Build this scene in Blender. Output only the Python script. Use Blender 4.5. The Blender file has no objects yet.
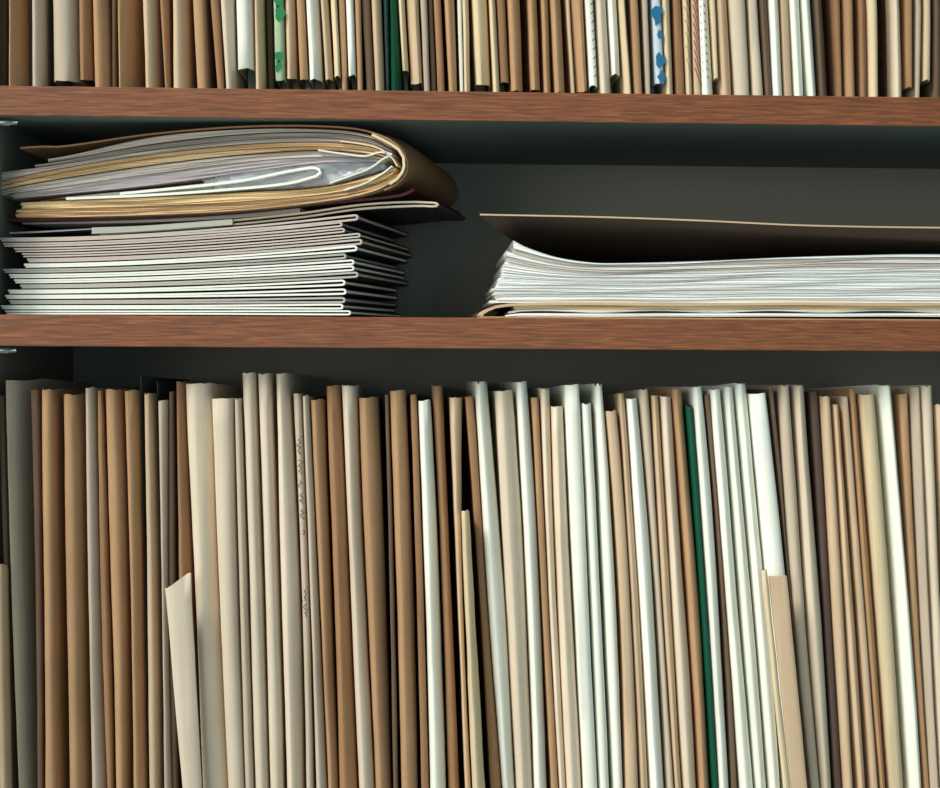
import bpy, math, random
from mathutils import Vector
rnd = random.Random(7)
C = bpy.context.scene.collection
# ------------------------------------------------------------------ camera
F = 1429.0            # focal length in pixels of the 940 px wide frame
D = 1.0               # camera to the front edge of the shelves
CAM = Vector((0, -D, 1.30))
HZ = 335.0
YAW = math.radians(2.2); ROLL = 0.0062
fw = Vector((math.sin(YAW), math.cos(YAW), 0))
r0 = Vector((math.cos(YAW), -math.sin(YAW), 0))
u0 = Vector((0, 0, 1))
rt = (r0*math.cos(ROLL) + u0*math.sin(ROLL)).normalized()
up = (u0*math.cos(ROLL) - r0*math.sin(ROLL)).normalized()
cd = bpy.data.cameras.new('camera'); cam = bpy.data.objects.new('camera', cd); C.objects.link(cam)
cd.sensor_width = 36; cd.lens = 36*F/940; cd.shift_y = -(394-HZ)/940
cd.clip_start = .01
from mathutils import Matrix
cam.matrix_world = Matrix(((rt.x, up.x, -fw.x, CAM.x), (rt.y, up.y, -fw.y, CAM.y), (rt.z, up.z, -fw.z, CAM.z), (0, 0, 0, 1)))
bpy.context.scene.camera = cam

def P(px, py, Y=0.0):
    """the place in the room at depth Y seen in direction (px, py)"""
    d = fw + rt*((px-470)/F) - up*((py-HZ)/F)
    return CAM + d*((Y-CAM.y)/d.y)
def X(px, py, Y=0.0): return P(px, py, Y).x
def Z(px, py, Y=0.0): return P(px, py, Y).z

# ------------------------------------------------------------------ helpers
def mesh_obj(name, vs, fs, mat, parent=None, smooth=False, mats=None, mi=None):
    me = bpy.data.meshes.new(name); me.from_pydata([tuple(v) for v in vs], [], fs); me.update()
    o = bpy.data.objects.new(name, me); C.objects.link(o)
    for m in (mats or [mat]): me.materials.append(m)
    if mi:
        for p, i in zip(me.polygons, mi): p.material_index = i
    if smooth:
        for p in me.polygons: p.use_smooth = True
        try: me.set_sharp_from_angle(angle=math.radians(58))
        except Exception: pass
    if parent:
        o.parent = parent
        o.matrix_parent_inverse = Matrix.Translation(parent.location).inverted()
    return o
def tag(o, label, cat, group=None):
    assert 4 <= len(label.replace('-', ' ').split()) <= 16, label
    o['label'] = label; o['category'] = cat
    if group: o['group'] = group
    return o
def empty(name, loc):
    o = bpy.data.objects.new(name, None); C.objects.link(o); o.location = loc; o.empty_display_size = .02
    return o
def box(name, x0, x1, y0, y1, z0, z1, mat, parent=None, bev=0):
    vs = [(x, y, z) for x in (x0, x1) for y in (y0, y1) for z in (z0, z1)]
    fs = [(0, 1, 3, 2), (4, 6, 7, 5), (0, 4, 5, 1), (2, 3, 7, 6), (0, 2, 6, 4), (1, 5, 7, 3)]
    o = mesh_obj(name, vs, fs, mat, parent)
    if bev:
        b = o.modifiers.new('b', 'BEVEL'); b.width = bev; b.segments = 2
    return o
def herm(pts, x):
    """smooth curve through (x, y) points"""
    n = len(pts)
    if x <= pts[0][0]:
        (a, b), (c, d) = pts[0], pts[1]; return b + (d-b)/(c-a)*(x-a)
    if x >= pts[-1][0]:
        (a, b), (c, d) = pts[-2], pts[-1]; return d + (d-b)/(c-a)*(x-c)
    i = max(k for k in range(n-1) if pts[k][0] <= x)
    x0, y0 = pts[i]; x1, y1 = pts[i+1]; h = x1-x0
    def m(k):
        if k == 0: return (pts[1][1]-pts[0][1])/(pts[1][0]-pts[0][0])
        if k == n-1: return (pts[-1][1]-pts[-2][1])/(pts[-1][0]-pts[-2][0])
        return (pts[k+1][1]-pts[k-1][1])/(pts[k+1][0]-pts[k-1][0])
    t = (x-x0)/h
    return ((2*t**3-3*t*t+1)*y0 + (t**3-2*t*t+t)*h*m(i) + (-2*t**3+3*t*t)*y1 + (t**3-t*t)*h*m(i+1))

# ------------------------------------------------------------------ materials
def lin(c): return tuple(((v/255)/12.92 if v/255 <= .04045 else ((v/255+.055)/1.055)**2.4) for v in c) + (1,)
def base(name):
    m = bpy.data.materials.new(name); m.use_nodes = True; nt = m.node_tree
    return m, nt, nt.nodes['Principled BSDF']
def card(name, rgb, streak=.10, speck=.0, rough=.75, sc=(300, 300, 12), bump=.12, vary=.10):
    m, nt, b = base(name); N = nt.nodes.new; L = nt.links.new
    tc = N('ShaderNodeTexCoord'); oi = N('ShaderNodeObjectInfo')
    mp = N('ShaderNodeMapping'); mp.inputs['Scale'].default_value = sc; L(tc.outputs['Object'], mp.inputs[0])
    n1 = N('ShaderNodeTexNoise'); n1.inputs['Scale'].default_value = 1; n1.inputs['Detail'].default_value = 4; L(mp.outputs[0], n1.inputs[0])
    n2 = N('ShaderNodeTexNoise'); n2.inputs['Scale'].default_value = 900; n2.inputs['Detail'].default_value = 2; L(tc.outputs['Object'], n2.inputs[0])
    n3 = N('ShaderNodeTexNoise'); n3.inputs['Scale'].default_value = 22; n3.inputs['Detail'].default_value = 3; L(tc.outputs['Object'], n3.inputs[0])
    def mul(a, f, t):                       # a*(f..t)
        r = N('ShaderNodeMapRange'); r.inputs[1].default_value = .25; r.inputs[2].default_value = .75
        r.inputs[3].default_value = f; r.inputs[4].default_value = t; L(a, r.inputs[0]); return r.outputs[0]
    f = mul(n1.outputs[0], 1-streak, 1+streak*.6)
    g = mul(n2.outputs[0], 1-speck, 1+speck*.5)
    h = mul(n3.outputs[0], 1-streak*.6, 1+streak*.5)
    k = N('ShaderNodeMapRange'); k.inputs[3].default_value = 1-vary; k.inputs[4].default_value = 1+vary*.5; L(oi.outputs['Random'], k.inputs[0])
    p = f
    for q in (g, h, k.outputs[0]):
        mm = N('ShaderNodeMath'); mm.operation = 'MULTIPLY'; L(p, mm.inputs[0]); L(q, mm.inputs[1]); p = mm.outputs[0]
    vm = N('ShaderNodeVectorMath'); vm.operation = 'SCALE'; vm.inputs[0].default_value = lin(rgb)[:3]; L(p, vm.inputs['Scale'])
    L(vm.outputs[0], b.inputs['Base Color'])
    b.inputs['Roughness'].default_value = rough; b.inputs['Specular IOR Level'].default_value = .25
    bp = N('ShaderNodeBump'); bp.inputs['Strength'].default_value = bump; bp.inputs['Distance'].default_value = .0006
    ad = N('ShaderNodeMath'); L(n1.outputs[0], ad.inputs[0]); L(n2.outputs[0], ad.inputs[1]); L(ad.outputs[0], bp.inputs['Height']); L(bp.outputs[0], b.inputs['Normal'])
    return m
PAL = {
 'white':  card('white card', (242, 243, 231), .05, .02),
 'bright': card('bright white card', (250, 251, 240), .03, .01, vary=.03),
 'pale':   card('off white card', (226, 209, 186), .07, .03),
 'cream':  card('cream card', (226, 205, 168), .08, .04),
 'grey':   card('grey white card', (200, 183, 162), .09, .05),
 'tan':    card('tan card', (212, 184, 152), .09, .06),
 'kraft':  card('kraft card', (190, 150, 112), .12, .13, rough=.85),
 'brown':  card('brown card', (166, 126, 92), .13, .15, rough=.85),
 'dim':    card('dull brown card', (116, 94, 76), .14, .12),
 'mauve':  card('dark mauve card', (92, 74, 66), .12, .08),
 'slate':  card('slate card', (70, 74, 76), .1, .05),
 'green':  card('dark green card', (14, 84, 60), .08, .03, rough=.45),
 'teal':   card('dark teal card', (16, 52, 50), .08, .03, rough=.45),
 'pinkish': card('shade tinted white paper', (214, 200, 190), .04, .02),  # upper notebook pages, tinted for the shade beneath the bundle
 'greyish': card('greyish white paper', (196, 190, 182), .04, .02),
 'maroon': card('maroon card', (104, 56, 62), .1, .05),
}
PAGE = card('page white', (222, 214, 196), .12, .05, sc=(60, 8, 8))
def edges(name, rgb, lines=.35, fz=1400, vary=.06):
    """a block of sheets seen edge on: fine uneven lines along the sheets"""
    m, nt, b = base(name); N = nt.nodes.new; L = nt.links.new
    tc = N('ShaderNodeTexCoord'); mp = N('ShaderNodeMapping'); mp.inputs['Scale'].default_value = (9, 9, fz); L(tc.outputs['Object'], mp.inputs[0])
    n = N('ShaderNodeTexNoise'); n.inputs['Scale'].default_value = 1; n.inputs['Detail'].default_value = 3; L(mp.outputs[0], n.inputs[0])
    r = N('ShaderNodeMapRange'); r.inputs[1].default_value = .3; r.inputs[2].default_value = .62; r.inputs[3].default_value = 1-lines; r.inputs[4].default_value = 1.03; L(n.outputs[0], r.inputs[0])
    vm = N('ShaderNodeVectorMath'); vm.operation = 'SCALE'; vm.inputs[0].default_value = lin(rgb)[:3]; L(r.outputs[0], vm.inputs['Scale'])
    L(vm.outputs[0], b.inputs['Base Color']); b.inputs['Roughness'].default_value = .8; b.inputs['Specular IOR Level'].default_value = .2
    bp = N('ShaderNodeBump'); bp.inputs['Strength'].default_value = .3; bp.inputs['Distance'].default_value = .0005; L(n.outputs[0], bp.inputs['Height']); L(bp.outputs[0], b.inputs['Normal'])
    return m
EDG = {
 'white': edges('white sheet edges', (242, 242, 238), .07),
 'cool':  edges('cool white sheet edges', (240, 243, 243), .07),
 'lilac': edges('lilac sheet edges', (186, 176, 178), .2),
 'pink':  edges('pinkish sheet edges', (212, 200, 190), .22),
 'cream': edges('cream sheet edges', (238, 210, 164), .3),
 'tan':   edges('tan sheet edges', (218, 184, 140), .3),
 'greyp': edges('grey sheet edges', (180, 168, 158), .25),
 'kraft': edges('brown board edges', (176, 136, 98), .2),
}
def wood():
    m, nt, b = base('shelf wood'); N = nt.nodes.new; L = nt.links.new
    tc = N('ShaderNodeTexCoord'); mp = N('ShaderNodeMapping'); mp.inputs['Scale'].default_value = (34, 34, 760); L(tc.outputs['Object'], mp.inputs[0])
    n = N('ShaderNodeTexNoise'); n.inputs['Scale'].default_value = 1; n.inputs['Detail'].default_value = 6; n.inputs['Distortion'].default_value = .6; L(mp.outputs[0], n.inputs[0])
    mp2 = N('ShaderNodeMapping'); mp2.inputs['Scale'].default_value = (60, 60, 1500); L(tc.outputs['Object'], mp2.inputs[0])
    n2 = N('ShaderNodeTexNoise'); n2.inputs['Scale'].default_value = 1; n2.inputs['Detail'].default_value = 3; L(mp2.outputs[0], n2.inputs[0])
    cr = N('ShaderNodeValToRGB'); e = cr.color_ramp.elements
    e[0].position = .28; e[0].color = lin((94, 60, 40)); e[1].position = .75; e[1].color = lin((164, 103, 66))
    k = e.new(.5); k.color = lin((132, 79, 51)); L(n.outputs[0], cr.inputs[0])
    r = N('ShaderNodeMapRange'); r.inputs[1].default_value = .3; r.inputs[2].default_value = .7; r.inputs[3].default_value = .78; r.inputs[4].default_value = 1.15; L(n2.outputs[0], r.inputs[0])
    vm = N('ShaderNodeVectorMath'); vm.operation = 'SCALE'; L(cr.outputs[0], vm.inputs[0]); L(r.outputs[0], vm.inputs['Scale'])
    L(vm.outputs[0], b.inputs['Base Color']); b.inputs['Roughness'].default_value = .5; b.inputs['Specular IOR Level'].default_value = .35
    return m
def plain(name, rgb, rough=.6, var=.06, metal=0, spec=.3):
    m, nt, b = base(name); N = nt.nodes.new; L = nt.links.new
    tc = N('ShaderNodeTexCoord'); n = N('ShaderNodeTexNoise'); n.inputs['Scale'].default_value = 9; n.inputs['Detail'].default_value = 5; L(tc.outputs['Object'], n.inputs[0])
    r = N('ShaderNodeMapRange'); r.inputs[3].default_value = 1-var; r.inputs[4].default_value = 1+var; L(n.outputs[0], r.inputs[0])
    vm = N('ShaderNodeVectorMath'); vm.operation = 'SCALE'; vm.inputs[0].default_value = lin(rgb)[:3]; L(r.outputs[0], vm.inputs['Scale'])
    L(vm.outputs[0], b.inputs['Base Color']); b.inputs['Roughness'].default_value = rough; b.inputs['Metallic'].default_value = metal
    b.inputs['Specular IOR Level'].default_value = spec
    return m
WOOD = wood()
PANEL = plain('dark grey board', (140, 136, 126), .8)
UNDER = plain('dark green grey laminate', (124, 138, 132), .8)
CHROME = plain('shelf pin metal', (200, 200, 195), .25, metal=1)
BLACK = plain('black notebook cover', (26, 28, 30), .45)
INK = plain('dark ink', (52, 44, 48), .8)
PRINT_GREEN = plain('green print', (38, 128, 78), .6)
PRINT_BLUE = plain('blue print', (40, 110, 150), .6)
PRINT_RED = plain('red print', (170, 82, 84), .6)
PRINT_BROWN = plain('brown print', (150, 112, 90), .6)
LEAFY = card('pale green card', (176, 196, 160), .05, .02)
ICE = card('pale blue card', (206, 220, 230), .05, .02)
SLEEVE, _nt, _b = base('clear plastic sleeve')
_b.inputs['Base Color'].default_value = lin((225, 228, 235)); _b.inputs['Roughness'].default_value = .18; _b.inputs['Transmission Weight'].default_value = .55; _b.inputs['IOR'].default_value = 1.2

# ------------------------------------------------------------------ bookcase
DEP = .250
S1T, S1B = (Z(0, 86)+Z(940, 97))/2, (Z(0, 116.5)+Z(940, 125.5))/2
S2T, S2B = (Z(0, 316)+Z(940, 319.5))/2, (Z(0, 346.5)+Z(940, 351))/2
S3T = S2B - .343
S3B = S3T - (S1T-S1B)
S0B = S1T + .352
XL, XR = X(-12, 300), X(1110, 300)
bc = empty('bookcase', (0, DEP/2, S3B-.08))
tag(bc, 'wooden bookcase with brown wood edged shelves and dark grey inner panels', 'bookcase')
def shelf(t, b):
    s = box('shelf', XL, XR, .0012, DEP, b, t, UNDER, bc)
    e = box('edge_band', XL-.0, XR, 0, .0012, b, t, WOOD, s, bev=.0005)
for t, b in ((S1T, S1B), (S2T, S2B), (S3T, S3B), (S0B+.02, S0B)): shelf(t, b)
for x0, x1 in ((XL-.02, XL), (XR, XR+.02)):
    s = box('side_panel', x0, x1, .0012, DEP, S3B-.08, S0B+.02, PANEL, bc)
    box('edge_band', x0, x1, 0, .0012, S3B-.08, S0B+.02, WOOD, s, bev=.0005)
box('back_panel', XL-.02, XR+.02, DEP, DEP+.006, S3B-.08, S0B+.02, PANEL, bc)
box('plinth', XL, XR, .02, .035, S3B-.08, S3B, WOOD, bc)
def pin(z):
    vs = []; fs = []; n = 10; x = XL
    prof = [(0, .0028), (.011, .0028), (.0115, .002), (.0165, .002)]
    for dx, r in prof:
        for k in range(n):
            a = 2*math.pi*k/n; vs.append((x+dx, .012+r*math.cos(a), z-.0028+r*math.sin(a)))
    for i in range(len(prof)-1):
        for k in range(n): fs.append((i*n+k, i*n+(k+1) % n, (i+1)*n+(k+1) % n, (i+1)*n+k))
    fs += [tuple(range(n))[::-1], tuple(range((len(prof)-1)*n, len(prof)*n))]
    mesh_obj('shelf_pin', vs, fs, CHROME, bc, smooth=True)
pin(S1B-.0002); pin(S2B-.0002)

# ------------------------------------------------------------------ standing folders
PROF = {   # plan of the spine: (across 0..1, how far behind the front as a share of the width)
 'flat':  [(0, .45), (.03, .12), (.12, .0), (.5, -.03), (.74, .02), (.9, .12), (1, .5)],
 'round': [(0, .8), (.04, .45), (.14, .18), (.3, .04), (.5, .0), (.7, .05), (.86, .2), (.96, .5), (1, .9)],
 'left':  [(0, .45), (.08, .18), (.3, .0), (.4, .01), (.7, .18), (.92, .42), (1, .7)],     # crease near the left
 'right': [(0, .6), (.08, .36), (.35, .18), (.62, .0), (.72, .01), (.92, .2), (1, .5)],    # crease near the right
 'turn':  [(0, .3), (.05, .05), (.14, .0), (.3, .12), (.5, .4), (.7, .85), (.88, 1.5), (1, 2.3)],   # curls away to the right
}
def folder(name, xs, py_top, z_bot, mat, prof, Y, label, group, z_cover=None, z_top=None, wob=.25, cat='folder', dog=0, pages=True, depth=.215, jag=0, name_key=None):
    """xs(py) -> (left px, right px) of the spine. Folded card with the sheets it holds."""
    zt = z_top if z_top is not None else Z((xs(py_top)[0]+xs(py_top)[1])/2, py_top, Y)
    zc = z_bot if z_cover is None else z_cover
    n = 15
    prof = PROF[prof]; t = .00045
    ph = rnd.random()*9; s2 = rnd.random()*9; wn = wob*.0007
    sag = rnd.uniform(.007, .013)
    def span(z):
        return world_edges(name_key, z) if name_key else raw(z)
    def raw(z):
        # pixel row of this height at depth Y
        py = HZ + (CAM.z - z)*F/(D+Y)
        for _ in range(3):
            a, b = xs(py); py += (P((a+b)/2, py, Y).z - z)*F/(D+Y)
        a, b = xs(py); return X(a, py, Y), X(b, py, Y)
    vs = []; rows = []
    for i in range(n+1):
        z = zc + (zt-zc)*i/n
        a, b = span(z); w = max(b-a, .0009)
        da = wn*math.sin(ph+z*37)+wn*.6*math.sin(s2+z*95); db = wn*math.sin(s2+z*41+1)+wn*.6*math.sin(ph+z*88)
        a += abs(da)*.7; b -= abs(db)*.7; b = max(b, a+.0008); w = b-a
        amp = min(w, .011, depth*.4)*(1+.25*math.sin(ph+z*23))
        out = [(a+.10*w, Y+depth)] + [(a+u*w, Y+v*amp+max(0, v-.4)*0) for u, v in prof] + [(b-.10*w, Y+depth)]
        if i == n and jag: out = [(x, y) for x, y in out]
        inn = []
        tt = min(t, w*.22)
        for j, (x, y) in enumerate(out):
            p = out[max(j-1, 0)]; q = out[min(j+1, len(out)-1)]
            dx, dy = q[0]-p[0], q[1]-p[1]; l = math.hypot(dx, dy) or 1
            inn.append((x - dy/l*tt, y + dx/l*tt))
        ring = [(x, y) for x, y in out] + [(x, y) for x, y in reversed(inn)]
        m = len(ring); o = len(vs)
        for j, (x, y) in enumerate(ring):
            zz = z
            if i == n:
                zz += dog*(.0016*math.sin(j*2.1+ph)) + .0004*math.sin(ph+j)
                if jag and 1 < j < len(out)-1: zz -= jag*abs(math.sin(j*1.7))*.002
            if i == 0 and z_cover is not None:
                zz += .0006*math.sin(j*1.3+ph)
            if y > Y+depth*.9: zz -= sag*(i/n)**4
            vs.append((x, y, zz))
        rows.append(o)
    fs = []
    for i in range(n):
        a, b = rows[i], rows[i+1]
        for j in range(m):
            k = (j+1) % m; fs.append((a+j, a+k, b+k, b+j))
    h = m//2
    for j in range(h-1):
        fs.append((rows[-1]+j, rows[-1]+j+1, rows[-1]+m-2-j, rows[-1]+m-1-j))
        fs.append((rows[0]+j+1, rows[0]+j, rows[0]+m-1-j, rows[0]+m-2-j))
    a, b = span(z_bot)
    root = empty(name, ((a+b)/2, Y+.02, z_bot)); tag(root, label, cat, group)
    mesh_obj('cover', vs, fs, mat, root, smooth=True)
    if pages:
        vs = []; fs = []; nn = 5
        ztp = zt-.003-rnd.random()*.004
        for i in range(nn+1):
            z = z_bot + (ztp-z_bot)*i/nn
            a, b = span(z); w = b-a; g = max(.0009, w*.16)
            if w-2*g < .0003: g = w*.4
            f = Y+max(v for u, v in prof)*min(w, .011)+(.004 if z_cover is None else .035)
            vs += [(a+g, f, z), (b-g, f, z), (b-g-.06*w, Y+depth-.006, z), (a+g+.06*w, Y+depth-.006, z)]
        for i in range(nn):
            for j in range(4):
                k = (j+1) % 4; fs.append((i*4+j, i*4+k, i*4+4+k, i*4+4+j))
        for q in (-1, -2): vs[q] = (vs[q][0], vs[q][1], vs[q][2]-sag)
        fs += [(3, 2, 1, 0), (nn*4, nn*4+1, nn*4+2, nn*4+3)]
        mesh_obj('pages', vs, fs, PAGE, root)
    return root, span

ROWS = {}          # key -> (spine edge function, mm back, list of keys in its row)
for _k in PROF: PROF[_k] = [(u, v*(1.7 if (u < .02 or u > .85) else 1.35) if v > .1 else v) for u, v in PROF[_k]]
def raw_edges(k, z):
    xs, Y, row = ROWS[k]
    py = HZ + (CAM.z - z)*F/(D+Y)
    for _ in range(3):
        a, b = xs(py); py += (P((a+b)/2, py, Y).z - z)*F/(D+Y)
    a, b = xs(py); return X(a, py, Y), X(b, py, Y)
def world_edges(k, z):
    a, b = raw_edges(k, z); xs, Y, row = ROWS[k]; i = row.index(k)
    if i > 0 and ROWS[row[i-1]][1] <= Y+.0001:
        a = max(a, raw_edges(row[i-1], z)[1])
    if i < len(row)-1 and ROWS[row[i+1]][1] < Y-.0001:
        b = min(b, raw_edges(row[i+1], z)[0])
    a += .00012; b -= .00012
    return a, max(b, a+.0009)
def back(Y): return (17 + (Y-11)*.45 if 0 < Y <= 24 else Y+4)/1000.
def neighbours(rows, marks, side_name, place):
    """labels: the look, then where it stands, counted from the nearest thing one can find"""
    words = ['first', 'second', 'third', 'fourth', 'fifth', 'sixth', 'seventh', 'eighth', 'ninth', 'tenth', 'eleventh']
    idx = {m: i for i, m in enumerate([r[0] for r in rows])}
    out = []
    pos = [(-1, side_name)] + [(idx[k], v) for k, v in marks.items()]
    for i, r in enumerate(rows):
        if r[0] in marks: out.append(r[-1]); continue
        p, nm = min(pos, key=lambda q: abs(q[0]-i)+(.1 if q[0] > i else 0))
        k = abs(p-i); way = 'right' if i > p else 'left'
        wd = words[k-1]
        s = f"{r[-1]}, {wd} {way} of the {nm}" if k > 1 else f"{r[-1]}, just {way} of the {nm}"
        if place: s += ' ' + place
        out.append(s)
    return out

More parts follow.
